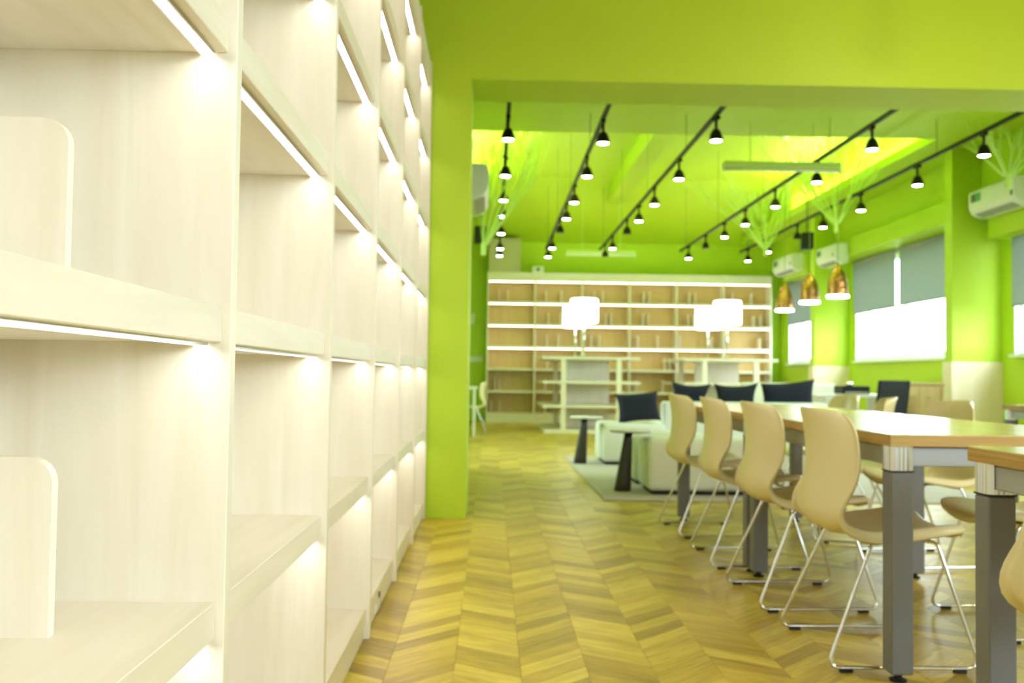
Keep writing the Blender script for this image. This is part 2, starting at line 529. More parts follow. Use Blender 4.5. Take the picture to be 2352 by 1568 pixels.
# hazy ground and hill outside
bm = bmesh.new()
N = 40
top = []
for i in range(N + 1):
    yy = -40 + 220 * i / N
    h = -0.5 + 3.2 * (0.5 + 0.5 * math.sin(i * 0.55)) + 1.6 * math.sin(i * 1.3 + 1)
    top.append([bm.verts.new((70 + (0 if j == 0 else 12 * j), yy, -6 if j == 0 else h * (1 if j == 1 else 0.2))) for j in range(3)])
for i in range(N):
    for j in range(2):
        bm.faces.new((top[i][j], top[i + 1][j], top[i + 1][j + 1], top[i][j + 1]))
o = obj('hill', bm, 'hill', smooth=True); o['kind'] = 'structure'
o = obj('ground_outside', B(-120, 120, -120, 220, -3.2, -3.0), 'ground'); o['kind'] = 'structure'

# ------------------------------------------------------------------ bookcases
def bookcase(name, label, nb, bw, rows, thick, dep, ztop, led, loc, rotz, pre='maple'):
    """local frame: runs along +x from 0, front at y=0, body towards +y, dividers flush with y=0"""
    T = 0.03
    t = thing(name, label, 'bookcase', loc, rotz)
    L = nb * bw + T
    dm = mesh_of('divider', B(0, T, 0, dep, 0, ztop - 0.002, 0.0015, 1), pre + '_v')
    for k in range(nb + 1):
        link('divider', dm, t, (k * bw, 0, 0))
    sm = mesh_of('shelf', B(0, bw - T, 0.014, dep, -thick, 0, 0.0015, 1), pre + '_x')
    tm = mesh_of('top_rail', B(0, bw - T, 0.010, dep, -thick, ztop - rows[-1] - 0.002, 0.0015, 1), pre + '_x')
    lm = mesh_of('led_strip', B(0.006, bw - T - 0.006, 0, 0.017, -(0.002 if led == 'led' else 0.012), 0.001), led)
    cbm = bmesh.new()
    box(cbm, 0.004, bw - T - 0.004, -0.003, 0.0, -0.0055, 0)
    box(cbm, 0.004, bw - T - 0.004, 0.017, 0.020, -0.0055, 0)
    cm = mesh_of('led_channel', cbm, 'alu')
    bmh = mesh_of('back_panel', B(0, bw - T, dep - 0.012, dep, rows[0], rows[-1] - thick), 'led_cast_v' if led == 'led_far' else 'maple_v')
    pm = mesh_of('plinth', B(0, bw - T, 0.02, 0.04, 0, rows[0] - thick), pre + '_x')
    for k in range(nb):
        x = k * bw + T
        for j, z in enumerate(rows):
            s = link('shelf' if j < len(rows) - 1 else 'top_rail', sm if j < len(rows) - 1 else tm, t, (x, 0, z))
            if j > 0 and (led == 'led' or j > 2):
                if led == 'led': link('led_channel', cm, s, (0, 0.036, -thick))
                link('led_strip', lm, s, (0, 0.036 if led == 'led' else 0.016, -thick))
        link('back_panel', bmh, t, (x, 0, 0))
        link('plinth', pm, t, (x, 0, 0))
    return t


# near bookcase on the left: runs along +y, front faces +x  (local x -> world y, local y -> world -x)
BW = 0.912
NB0 = -3
NR = [0.101 + 0.45 * k for k in range(7)]
near_y0 = 1.51 - 0.03 + NB0 * BW
bk = bookcase('bookcase', 'tall pale maple wall bookcase with lit shelves, filling the left side up close', 8, BW, NR, 0.055, 0.385,
              2.90, 'led', (-0.40, near_y0, 0), PI / 2)
ot = obj('wall_outlet', B(0, 0.12, -0.006, 0.02, 0, 0.07, 0.003), 'white', bk, (3.42 - near_y0, 0.02, 0.0)); ot.location.z = -0.0
ot.location = (3.62 - near_y0, 0.02, 0.005)
ot['label'] = 'white socket plate on the plinth'

# far bookcase across the end wall (front faces -y)
FY = 18.6
FB = 0.925
FR = [0.19 + 0.4345 * k for k in range(7)]
bookcase('bookcase', 'wide maple bookcase of six bays with lit shelves across the far end wall', 6, FB, FR, 0.045, 0.40,
         2.93, 'led_far', (-0.09, FY, 0), 0)


def bookend_mesh(w_, h_, t_, r=0.03, wd='maple_v'):
    """upright board, face normal along x, width along y, one rounded front top corner"""
    pts = [(0, 0), (w_, 0), (w_, h_)] + [(r - r * math.sin(a), h_ - r + r * math.cos(a)) for a in [PI / 2 * i / 6 for i in range(7)]]
    bm = bmesh.new()
    a = [bm.verts.new((0, y, z)) for y, z in pts]
    b = [bm.verts.new((t_, y, z)) for y, z in pts]
    bm.faces.new(a); bm.faces.new(b[::-1])
    for i in range(len(pts)):
        j = (i + 1) % len(pts)
        bm.faces.new((a[i], b[i], b[j], a[j]))
    return mesh_of('bookend', bm, wd)


bn = bookend_mesh(0.19, 0.235, 0.018, 0.035)
o = link('bookend', bn, None, (-0.573, 1.275, NR[1]), PI / 2)
tag(o, 'rounded maple bookend on the low shelf at the left edge, nearest the camera', 'bookend', 'bookends in the near bookcase')
o = link('bookend', bn, None, (-0.565, 1.275, NR[2]), PI / 2)
tag(o, 'rounded maple bookend on the eye-level shelf at the left edge, nearest the camera', 'bookend', 'bookends in the near bookcase')
bf = bookend_mesh(0.20, 0.23, 0.018, 0.03)
# positions in the far bookcase: (bay, row counted from the bottom 0..5): offsets
FBK = {(0, 5): (.20, .37), (1, 5): (.20, .50), (2, 5): (.22, .39), (3, 5): (.27, .38), (4, 5): (.24, .36), (5, 5): (.18, .55),
       (1, 4): (.25, .48), (3, 4): (.26, .36), (4, 4): (.22, .33), (5, 4): (.60, .74), (2, 4): (.45, .55),
       (1, 3): (.22, .45), (2, 3): (.17, .33), (3, 3): (.16, .55), (4, 3): (.06, .70), (5, 3): (.08, .72),
       (3, 2): (.70, .79), (1, 2): (.24, .42), (0, 1): (.14, .22), (0, 0): (.06, .24), (3, 1): (.14, .66), (3, 0): (.16, .62), (1, 1): (.20, .40), (1, 0): (.2, .36)}
for (b_, r_), offs in sorted(FBK.items()):
    for q, dx in enumerate(offs):
        o = link('bookend', bf, None, (-0.09 + 0.03 + b_ * FB + dx, FY + 0.13, FR[r_]))
        tag(o, '%s wooden bookend in far bookcase, %s bay from left, %s row from bottom' % (('left', 'right')[q], ORD[b_], ORD[r_]),
            'bookend', 'bookends in the far bookcase')

# ------------------------------------------------------------------ tables
def table(label, x0, x1, y0, y1):
    t = thing('work_table', label, 'table', ((x0 + x1) / 2, (y0 + y1) / 2, 0), 0, 'long work tables')
    a, b = (x1 - x0) / 2, (y1 - y0) / 2
    Z = 0.742
    top = obj('tabletop', B(-a, a, -b, b, Z - 0.004, Z, 0.001, 1), 'table_top', t)
    obj('edge_band', B(-a + .0005, a - .0005, -b + .0005, b - .0005, Z - 0.036, Z - 0.004), 'ply_edge', top)
    zc = Z - 0.036
    for sx in (-1, 1):
        for sy in (-1, 1):
            px, py = sx * (a - 0.043), sy * (b - 0.05)
            lg = obj('leg', B(-.034, .034, -.034, .034, 0.026, zc - 0.078, 0.004, 1), 'legs', t, (px, py, 0))
            cb = bmesh.new()
            nfl = 36
            prof = []
            for k in range(nfl):
                an = 2 * PI * k / nfl
                rx = 0.036 / max(abs(math.cos(an)), abs(math.sin(an)), 0.8) - (0.0022 if k % 2 else 0)
                prof.append((rx * math.cos(an), rx * math.sin(an)))
            lo = [cb.verts.new((x, y, zc - 0.074)) for x, y in prof]
            hi = [cb.verts.new((x, y, zc)) for x, y in prof]
            cb.faces.new(lo[::-1]); cb.faces.new(hi)
            for k in range(nfl):
                cb.faces.new((lo[k], lo[(k + 1) % nfl], hi[(k + 1) % nfl], hi[k]))
            obj('leg_cap', cb, 'alu', lg)
            obj('gasket', B(-.035, .035, -.035, .035, zc - .078, zc - .074), 'rubber', lg)
            obj('foot', lathe(bmesh.new(), [(0, 0), (.024, 0), (.026, .006), (.012, .012), (.012, .027), (0, .027)], 16), 'rubber', lg)
    for sy in (-1, 1):
        obj('apron', B(-a + .077, a - .077, sy * (b - .05) - .018, sy * (b - .05) + .018, zc - .062, zc - .004, .003, 1), 'apron', t)
    for sx in (-1, 1):
        obj('apron', B(sx * (a - .043) - .018, sx * (a - .043) + .018, -b + .084, b - .084, zc - .062, zc - .004, .003, 1), 'apron', t)
    return t


table('long plywood-edged work table nearest the row of four cream chairs, in the foreground', 1.195, 2.00, 2.84, 4.44)
table('work table joined to the far end of the foreground table, near the white ottomans', 1.195, 2.00, 4.46, 6.15)
table('work table at the right edge, its corner in front of the long tables', 1.185, 2.00, 0.70, 2.36)
table('grey-legged work table at the right edge, behind the cream chairs near the window', 3.72, 4.60, 5.2, 6.9)

# ------------------------------------------------------------------ chairs
def chair_master():
    t = thing('shell_chair', 'x', 'chair', (0, 0, 0), 0, 'cream shell chairs')
    prof = [(-.228, .812, .135), (-.219, .795, .185), (-.207, .76, .212), (-.197, .70, .226), (-.194, .64, .229), (-.199, .58, .229), (-.210, .52, .229),
            (-.216, .475, .227), (-.205, .435, .225), (-.170, .408, .224), (-.115, .397, .225), (-.05, .397, .229), (.02, .404, .231),
            (.09, .414, .231), (.15, .421, .228), (.195, .421, .219), (.225, .414, .20), (.240, .402, .165)]
    NU = 14
    bm = bmesh.new()
    grid = []
    for i, (x, z, hw) in enumerate(prof):
        row = []
        back = max(0.0, min(1.0, (z - .42) / .16)) if x < -.12 else 0.0
        for j in range(NU + 1):
            u = -1 + 2 * j / NU
            fx = 0.078 * back * abs(u) ** 2.2
            fz = 0.030 * (1 - back) * abs(u) ** 2.4
            if back < 1 and x < -.1: fx += .03 * (1 - back) * u * u
            row.append(bm.verts.new((x + fx, u * hw, z + fz - (0.012 * u * u if i < 2 else 0))))
        grid.append(row)
    # turned-back rim along both sides: thin at the top, deep where back meets seat
    tk = [.006, .008, .010, .012, .014, .016, .020, .025, .031, .037, .040, .042, .040, .038, .035, .030, .024, .018]
    for i in range(len(prof)):
        a_, b_ = prof[max(0, i - 1)], prof[min(len(prof) - 1, i + 1)]
        tx, tz = b_[0] - a_[0], b_[1] - a_[1]
        ln = math.hypot(tx, tz)
        nx, nz = tz / ln, -tx / ln          # behind the back, below the seat
        for jj, sgn in ((0, -1), (-1, 1)):
            c_ = grid[i][jj].co
            v_ = bm.verts.new((c_.x + nx * tk[i], c_.y + sgn * .004, c_.z + nz * tk[i]))
            if jj == 0: grid[i].insert(0, v_)
            else: grid[i].append(v_)
    grid.append([bm.verts.new((q.co.x - .006, q.co.y * .985, q.co.z - .020)) for q in grid[-1]])
    for i in range(len(grid) - 1):
        for j in range(NU + 2):
            bm.faces.new((grid[i][j], grid[i][j + 1], grid[i + 1][j + 1], grid[i + 1][j]))
    bmesh.ops.recalc_face_normals(bm, faces=bm.faces[:])
    sh = bpy.data.meshes.new('shell'); bm.to_mesh(sh); bm.free()
    sh.materials.append(M['ivory'])
    for f in sh.polygons: f.use_smooth = True
    so = link('shell', sh, t)
    md = so.modifiers.new('thickness', 'SOLIDIFY'); md.thickness = 0.010; md.offset = 0
    ms = so.modifiers.new('smooth', 'SUBSURF'); ms.levels = 1; ms.render_levels = 1
    for s in (-1, 1):
        pth = round_path([(-.045, s * .185, .385), (-.075, s * .20, .385), (-.235, s * .25, .014), (.245, s * .25, .014), (.135, s * .195, .392), (.10, s * .185, .394)], .045, 5)
        sd = obj('side_frame', tube(bmesh.new(), pth, .0062, 8), 'chrome', t, smooth=True)
        for gx in (-.175, .18):
            obj('glide', B(gx - .02, gx + .02, s * .25 - .008, s * .25 + .008, 0, .012, .002, 1), 'rubber', sd)
    for gx, gz, hw in ((-.055, .384, .19), (.115, .394, .187)):
        obj('cross_bar', tube(bmesh.new(), [(gx, -hw, gz), (gx, hw, gz)], .006, 8), 'chrome', t, smooth=True)
    obj('seat_bracket', B(-.05, .11, -.06, .06, .383, .396, .003, 1), 'rubber', t)
    return t


ch = chair_master()
CX = 1.285
CHAIRS = [((CX, 3.22, 0), 0, 'nearest cream shell chair on the aisle side of the foreground table, largest of the row'),
          ((CX - .01, 3.97, 0), math.radians(1), 'second cream shell chair from the camera on the aisle side of the tables'),
          ((CX, 4.80, 0), math.radians(-1), 'third cream shell chair from the camera on the aisle side of the tables'),
          ((CX, 5.67, 0), math.radians(3), 'last cream shell chair of the aisle row, beside the white ottoman'),
          ((CX + .01, 1.83, 0), 0, 'cream shell chair cut off by the right edge of the picture'),
          ((2.00, 3.55, 0), PI, 'cream shell chair mostly hidden behind the foreground table leg, window side'),
          ((2.20, 4.82, 0), PI + math.radians(5), 'cream shell chair on the window side, rightmost backrest above the tabletop'),
          ((2.10, 5.48, 0), PI - math.radians(16), 'cream shell chair on the window side, middle backrest above the tabletop, turned aside'),
          ((2.26, 6.45, 0), PI + math.radians(4), 'cream shell chair on the window side, leftmost backrest above the tabletop, by navy cushions')]
for i, (lc, rz, lb) in enumerate(CHAIRS):
    if i == 0:
        ch.location = lc; ch.rotation_euler = (0, 0, rz); ch['label'] = lb
    else:
        dup(ch, lc, rz, lb)
dup(ch, (-0.29, 15.05, 0), PI, 'small distant shell chair beside the green column edge, at the left desk')
# left desk
t = thing('desk', 'pale desk by the left wall beside the distant chair, peeking past the column', 'desk', (-0.60, 14.40, 0))
obj('tabletop', B(-.42, .40, -.25, .30, .70, .74, .004, 1), 'white', t)
for sx in (-1, 1):
    obj('side_panel', B(sx * .36 - .015, sx * .36 + .015, -.22, .28, 0, .70), 'panel_wood' if sx < 0 else 'white', t)

# ------------------------------------------------------------------ lounge
o = obj('rug', B(0.84, 3.9, 7.02, 10.85, 0.0, 0.010, .004, 1), 'rug')
tag(o, 'flat grey rug under the white ottomans and black side tables', 'rug')


def block(name, label, cat, x0, x1, y0, y1, z1, group):
    t = thing(name, label, cat, ((x0 + x1) / 2, (y0 + y1) / 2, 0.010), 0, group)
    a, b = (x1 - x0) / 2, (y1 - y0) / 2
    obj('cushioned_body', B(-a, a, -b, b, 0.03, z1, 0.045, 4), 'leather', t, smooth=True)
    obj('base', B(-a + .04, a - .04, -b + .04, b - .04, 0, 0.03), 'rubber', t)
    return t


block('ottoman', 'white leather ottoman block nearest the last aisle chair, at the rug front', 'ottoman', 1.21, 2.55, 7.30, 7.85, 0.425, 'white lounge blocks')
block('ottoman', 'white leather ottoman just behind the front ottoman block on the rug', 'ottoman', 1.20, 1.85, 8.02, 8.7, 0.425, 'white lounge blocks')
block('ottoman', 'white leather seat block carrying the large upright navy cushion', 'ottoman', 1.15, 1.80, 9.78, 10.50, 0.42, 'white lounge blocks')
t = thing('sofa', 'long white leather sofa seen from behind, navy cushions along its back', 'sofa', (2.72, 10.55, 0.010), 0, 'white lounge blocks')
obj('seat', B(-.88, .88, -.20, .55, .05, .42, .03, 3), 'leather', t, smooth=True)
obj('backrest', B(-.88, .88, -.40, -.21, .05, .645, .03, 3), 'leather', t, smooth=True)
obj('base', B(-.84, .84, -.36, .5, 0, .05), 'rubber', t)
t = thing('sofa', 'high-backed white sofa behind the navy cushions, below the pendant lamps', 'sofa', (3.95, 12.9, 0), 0, 'white lounge blocks')
obj('seat', B(-.6, .6, -.1, .6, .05, .42, .03, 3), 'leather', t, smooth=True)
obj('backrest', B(-.6, .6, -.35, -.11, .05, .86, .03, 3), 'leather', t, smooth=True)
obj('base', B(-.55, .55, -.3, .55, 0, .05), 'rubber', t)


def cushion(label, loc, size, rx, rz, ry=0.0, pinch=0.10):
    """square pillow: thin at the seams, corners drawn out"""
    bm = bmesh.new()
    N_ = 12
    def sheet(sg):
        rows = []
        for i in range(N_ + 1):
            r_ = []
            for j in range(N_ + 1):
                u, v_ = -1 + 2 * i / N_, -1 + 2 * j / N_
                s1 = 1 - pinch * (1 - v_ * v_) * abs(u) ** 3
                s2 = 1 - pinch * (1 - u * u) * abs(v_) ** 3
                th = .26 * ((1 - u ** 4) * (1 - v_ ** 4)) ** .6
                r_.append(bm.verts.new((u * s1 * size[0] / 2, sg * th * .5 * size[2] / .26, v_ * s2 * size[1] / 2)))
            rows.append(r_)
        for i in range(N_):
            for j in range(N_):
                q = (rows[i][j], rows[i + 1][j], rows[i + 1][j + 1], rows[i][j + 1])
                bm.faces.new(q if sg < 0 else q[::-1])
    sheet(-1); sheet(1)
    bmesh.ops.remove_doubles(bm, verts=bm.verts[:], dist=1e-5)
    o_ = obj('cushion', bm, 'navy', None, loc, True)
    o_.rotation_euler = (rx, ry, rz)
    return tag(o_, label, 'cushion', 'navy cushions')


cushion('large navy cushion leaning upright on the white seat block, leftmost', (1.565, 10.12, .592), (.46, .32, .15), math.radians(-12), 0.05, math.radians(-5))
cushion('navy cushion leaning on the sofa back, second from the left', (2.19, 10.50, .665), (.44, .40, .14), math.radians(10), 0.02, math.radians(3), .2)
cushion('navy cushion leaning on the sofa back, third from the left, sagging', (2.70, 10.50, .655), (.50, .42, .14), math.radians(10), 0, math.radians(-2), .2)
cushion('navy cushion at the right end of the sofa back, widest and lying over its neighbour', (3.28, 10.50, .670), (.60, .44, .14), math.radians(10), 0, math.radians(-5), .1)


def side_table(label, loc, sc=1.0):
    t = thing('side_table', label, 'side table', loc, 0, 'black side tables')
    H = 0.478
    obj('tabletop', lathe(bmesh.new(), [(0, H - .012), (.165, H - .012), (.172, H - .006), (.172, H), (.168, H + .004), (0, H + .004)], 32), 'white' if sc < 1 else 'white', t, smooth=False)
    obj('top_underside', lathe(bmesh.new(), [(0, H - .022), (.155, H - .018), (.168, H - .012), (0, H - .012)], 32), 'darkcone', t)
    bm = bmesh.new()
    seg = 24
    rings = []
    for i in range(9):
        s = i / 8
        r = .068 - .036 * s
        ox = -.062 + .045 * s
        rings.append([bm.verts.new((ox + r * math.cos(2 * PI * k / seg), r * math.sin(2 * PI * k / seg), s * (H - .02))) for k in range(seg)])
    for i in range(8):
        for k in range(seg):
            bm.faces.new((rings[i][k], rings[i][(k + 1) % seg], rings[i + 1][(k + 1) % seg], rings[i + 1][k]))
    bm.faces.new(rings[0][::-1]); bm.faces.new(rings[-1])
    obj('cone_base', bm, 'darkcone', t, smooth=True)
    return t


side_table('nearer dark side table on a slanted cone foot, in front of the ottomans', (1.115, 7.58, .010))
side_table('farther dark side table on a slanted cone foot, left of the seat block', (1.00, 9.95, .010))

# ------------------------------------------------------------------ display islands with drum lamps
def island(label, x0, x1, y0, y1):
    t = thing('display_shelf', label, 'display shelf', ((x0 + x1) / 2, (y0 + y1) / 2, 0), 0, 'stepped display shelves')
    a, b = (x1 - x0) / 2, (y1 - y0) / 2
    for z in (.06, .45, .835, 1.225):
        ins = .0 if z > .1 else .02
        obj('shelf', B(-a + ins, a - ins, -b, b, z - (.04 if z > .1 else .06), z, .003, 1), 'maple_x', t)
    for z0, z1 in ((.06, .41), (.45, .795), (.835, 1.185)):
        for sx in (-1, 1):
            for sy in (-1, 1):
                cx, cy = sx * (a - .34), sy * (b - .06)
                obj('upright', B(cx - .04, cx + .04, cy - .03, cy + .03, z0, z1), 'maple_v', t)
        obj('back_panel', B(-a + .38, a - .38, -.01, .01, z0, z1), 'maple_v', t)
    return t


IY0, IY1 = 15.3, 17.3
island('stepped maple display shelf left of centre, holding two drum lamps', 0.83, 2.40, IY0, IY1)
island('stepped maple display shelf on the right, holding two drum lamps, partly behind cushions', 3.10, 4.62, IY0, IY1)


def drum_lamp(label, x, y):
    t = thing('table_lamp', label, 'table lamp', (x, y, 1.225), 0, 'white drum lamps')
    obj('base', lathe(bmesh.new(), [(0, 0), (.15, 0), (.155, .008), (.15, .016), (0, .018)], 28), 'alu', t)
    obj('pole', tube(bmesh.new(), [(0, 0, .015), (0, 0, .62)], .014, 12), 'alu', t, smooth=True)
    bm = lathe(bmesh.new(), [(.205, .555), (.225, .565), (.228, .60), (.226, .90), (.222, .935), (.20, .945), (.20, .94), (.218, .93), (.222, .90), (.222, .60), (.205, .555)], 36)
    sh = obj('shade', bm, 'shade', t, smooth=True)
    obj('diffuser', lathe(bmesh.new(), [(0, .57), (.218, .57), (.218, .574), (0, .574)], 28), 'shade', sh)
    obj('bulb', lathe(bmesh.new(), [(0, .62), (.03, .63), (.05, .67), (.05, .70), (.03, .735), (0, .745)], 16), 'bulb', t, smooth=True)
    obj('spider', tube(bmesh.new(), [(-.2, 0, .62), (.2, 0, .62)], .004, 6), 'alu', sh)
    return t


drum_lamp('nearer white drum lamp on the left display shelf', 1.50, 15.45)
drum_lamp('farther white drum lamp on the left display shelf, half hidden behind its twin', 1.50, 17.05)
drum_lamp('nearer white drum lamp on the right display shelf', 3.83, 15.45)
drum_lamp('farther white drum lamp on the right display shelf, left of its twin', 3.88, 17.05)

# ------------------------------------------------------------------ track lighting
ZTR = 3.20
TRK = [(0.125, 'leftmost'), (0.975, 'second'), (1.95, 'third'), (3.42, 'fourth'), (4.52, 'rightmost')]
TRN = ['leftmost track', 'second track from left', 'middle track', 'fourth track from left', 'rightmost track']
track_y = (6.7, 17.3)
for i, (x, nm) in enumerate(TRK):
    t = thing('light_track', 'black ceiling light track, %s' % (('leftmost of five', 'second from the left', 'middle one of five', 'fourth from the left', 'rightmost of five')[i]),
              'light track', (x, 0, ZTR), 0, 'ceiling light tracks')
    obj('rail', B(-.018, .018, track_y[0], track_y[1], 0, .034, .003, 1), 'black', t)
    for k, yy in enumerate((7.4, 9.6, 12.0, 14.4, 16.8)):
        zc = ZE if (yy < TY0 or not (TX0 < x < TX1)) else (ZT if yy < TY1 else ZT - (yy - TY1) / (YF - TY1) * (ZT - ZE))
        obj('hanger_rod', tube(bmesh.new(), [(0, yy, .03), (0, yy, zc - ZTR + .005)], .004, 6), 'wire', t)


def spot_master():
    t = thing('track_spotlight', 'x', 'spotlight', (0, 0, 0), 0, 'track spotlights')
    st = obj('stem', tube(bmesh.new(), [(0, 0, 0), (0, 0, -.13)], .013, 10), 'black', t, smooth=True)
    obj('adapter', B(-.02, .02, -.05, .05, -.03, 0, .004, 1), 'black', st)
    hd = obj('housing', lathe(bmesh.new(), [(0, -.11), (.028, -.112), (.040, -.13), (.055, -.165), (.060, -.20), (.060, -.212), (.050, -.212), (.05, -.205), (0, -.205)], 24), 'black', t, smooth=True)
    obj('lens', lathe(bmesh.new(), [(0, -.217), (.040, -.216), (.050, -.211), (.051, -.206), (0, -.204)], 20), 'spot', hd, smooth=True)
    return t


sp = spot_master()
warm_lens_added = mesh_of('lens', lathe(bmesh.new(), [(0, -.217), (.040, -.216), (.050, -.211), (.051, -.206), (0, -.204)], 20), 'spot_warm_added')
dark_lens = mesh_of('lens', lathe(bmesh.new(), [(0, -.213), (.050, -.211), (.051, -.206), (0, -.204)], 20), 'black')
used = False
LAMP_PX = [  # lens pixel (x, y) on the photograph, per track: distance follows from the lens height
    [318, 403, 460, 497, 537, 572, 588],
    [325, 403, 464, 502, 570, 590],
    [317, 408, 468, 506, 570],
    [335, 413, 471, 513, 542, 592],
    [347, 418, 478, 518, 576, 597],
]
OFF_PX = [[], [533], [535, 588], [568], [545]]     # turned away, seen dark
ZL = ZTR - 0.215
for i, ys in enumerate(LAMP_PX):
    n_ = 0
    allp = sorted([(q, 1) for q in ys] + [(q, 0) for q in OFF_PX[i]])
    for q, on in allp:
        hx = 864 + 0.011 * (TRK[i][0] / (ZL - .9) * (864 - q))
        d = (ZL - 0.9) * F_PX / (hx - q)
        lb = '%s black spotlight from the green beam on the %s' % (ORD[n_], TRN[i])
        if not on: lb += ', unlit'
        if not used:
            o = sp; o.location = (TRK[i][0], d, ZTR); o['label'] = lb; used = True
        else:
            o = dup(sp, (TRK[i][0], d, ZTR), random.uniform(-.3, .3), lb)
        if not on:
            for c_ in o.children_recursive:
                if c_.name.startswith('lens'): c_.data = dark_lens
        n_ += 1
# tracks added out of view, their lamps brightening the near room and beam
for i, x in enumerate((2.5, 4.4)):
    t = thing('light_track', 'added black light track in the near room, out of view, %s' % ('above the aisle', 'by the windows')[i], 'light track', (x, 0, ZTR), 0, 'ceiling light tracks')
    obj('rail', B(-.018, .018, -2.8, 4.9, 0, .034, .003, 1), 'black', t)
    for yy in (-2, 1.2, 4.5):
        obj('hanger_rod', tube(bmesh.new(), [(0, yy, .03), (0, yy, 3.5 - ZTR + .005)], .004, 6), 'wire', t)
    for k in range(6):
        o = dup(sp, (x, -2.4 + 1.4 * k, ZTR), 0.1 * k, '%s added spotlight from the rear wall on the near-room track %s' % (ORD[k], ('above the aisle', 'by the windows')[i]))
        for c_ in o.children_recursive:
            if c_.name.startswith('lens'): c_.data = warm_lens_added
        o.rotation_euler = (math.radians(38), 0, 0)

# unlit tube battens
for i, (x, y, nm) in enumerate(((3.00, 9.84, 'large unlit tube batten hanging across the right tracks'), (1.93, 16.9, 'small unlit tube batten hanging near the far wall'))):
    t = thing('tube_batten', nm, 'ceiling light', (x, y, 3.07 if i == 0 else 3.06), 0, 'unlit tube battens')
    obj('housing', B(-.61, .61, -.05, .05, .03, .09, .006, 1), 'branch', t)
    obj('tube', tube(bmesh.new(), [(-.60, 0, .012), (.60, 0, .012)], .016, 12), 'tube_white', t, smooth=True)
    for sx in (-1, 1):
        obj('end_cap', B(sx * .605 - .012, sx * .605 + .012, -.02, .02, -.01, .04), 'tube_white', t)
        zc = ZE if y < TY0 else ZT - (y - TY1) / (YF - TY1) * (ZT - ZE)
        obj('hanger_rod', tube(bmesh.new(), [(sx * .33, 0, .08), (sx * .33, 0, zc - 3.06)], .006, 6), 'branch', t)

# copper pendants
PEND = [(4.15, 13.45, 'farthest'), (4.02, 12.0, 'middle'), (4.05, 11.1, 'nearest')]
for x, y, nm in PEND:
    t = thing('pendant_lamp', '%s hammered copper bell pendant lamp of the three near the windows' % nm, 'pendant lamp', (x, y, 1.88), 0, 'copper pendant lamps')
    obj('shade', lathe(bmesh.new(), [(.118, .015), (.118, .06), (.114, .15), (.098, .23), (.070, .30), (.036, .345), (.018, .365), (.016, .40), (0, .402),
                                     (0, .39), (.012, .36), (.03, .335), (.062, .29), (.091, .225), (.107, .15), (.112, .06), (.112, .015), (.118, .015)], 32), 'copper', t, smooth=True)
    obj('rim', lathe(bmesh.new(), [(.106, -.010), (.124, -.010), (.126, .004), (.122, .016), (.108, .016), (.106, -.010)], 32), 'pendant_in', t, smooth=True)
    obj('diffuser', lathe(bmesh.new(), [(0, .002), (.107, .002), (.107, .008), (0, .008)], 28), 'pendant_in', t)
    obj('cord', tube(bmesh.new(), [(0, 0, .395), (0, 0, ZT - 1.88)], .004, 6), 'wire', t)
    obj('ceiling_rose', lathe(bmesh.new(), [(0, ZT - 1.92), (.05, ZT - 1.915), (.055, ZT - 1.88), (0, ZT - 1.88)], 16), 'white', t)

# ------------------------------------------------------------------ air conditioners, speakers, boxes
def aircon(label, loc, rz, L=0.95):
    """local: runs along x, wall behind at +y, front -y"""
    t = thing('air_conditioner', label, 'air conditioner', loc, rz, 'wall air conditioners')
    pr = [(0, 0), (-.10, -.005), (-.19, .03), (-.225, .09), (-.225, .27), (-.20, .295), (0, .30)]
    bm = bmesh.new()
    a = [bm.verts.new((-L / 2, y, z)) for y, z in pr]; b = [bm.verts.new((L / 2, y, z)) for y, z in pr]
    bm.faces.new(a); bm.faces.new(b[::-1])
    for i in range(len(pr)):
        j = (i + 1) % len(pr)
        bm.faces.new((a[i], b[i], b[j], a[j]))
    bmesh.ops.bevel(bm, geom=bm.edges[:], offset=.010, segments=2, affect='EDGES')
    bd = obj('body', bm, 'white', t)
    bm = bmesh.new()
    v = [bm.verts.new(c) for c in ((-L * .40, -.198, .030), (L * .40, -.198, .030), (L * .40, -.112, -.008), (-L * .40, -.112, -.008))]
    bm.faces.new(v)
    obj('air_vent', bm, 'vent', t)
    lb = obj('energy_label', B(-L * .44, -L * .22, -.2275, -.224, .16, .25), 'label_dark', t)
    obj('label_patch', B(-L * .33, -L * .225, -.2285, -.2272, .165, .245), 'label_green', lb)
    obj('display', B(L * .41, L * .45, -.229, -.224, .10, .15), 'label_dark', t)
    return t


# right wall units: wall at +x, front faces -x -> rotate by -90deg (local -y -> world -x)
bm_ = aircon('air conditioner with green label at upper right, nearest, beside the window pier', (5.52, 10.02, 2.72), -PI / 2)
bm_ = aircon('small far air conditioner above the copper pendants, left of the pier', (5.40, 16.95, 2.80), -PI / 2, 1.1)
bm_ = aircon('air conditioner above the nearest copper pendant, on the middle pier', (5.42, 14.80, 2.70), -PI / 2, .8)
struct('trim_12', B(5.52, XR, 9.0, 10.5, 2.5, 3.06), 'green', label='green wall box behind the nearest air conditioner')
struct('trim_13', B(5.40, XR, 16.3, 17.6, 2.74, 3.06), 'green', label='green wall box behind the far air conditioner')
aircon('air conditioner end peeking past the green column at left', (-0.27, 8.62, 2.42), PI / 2, .95)


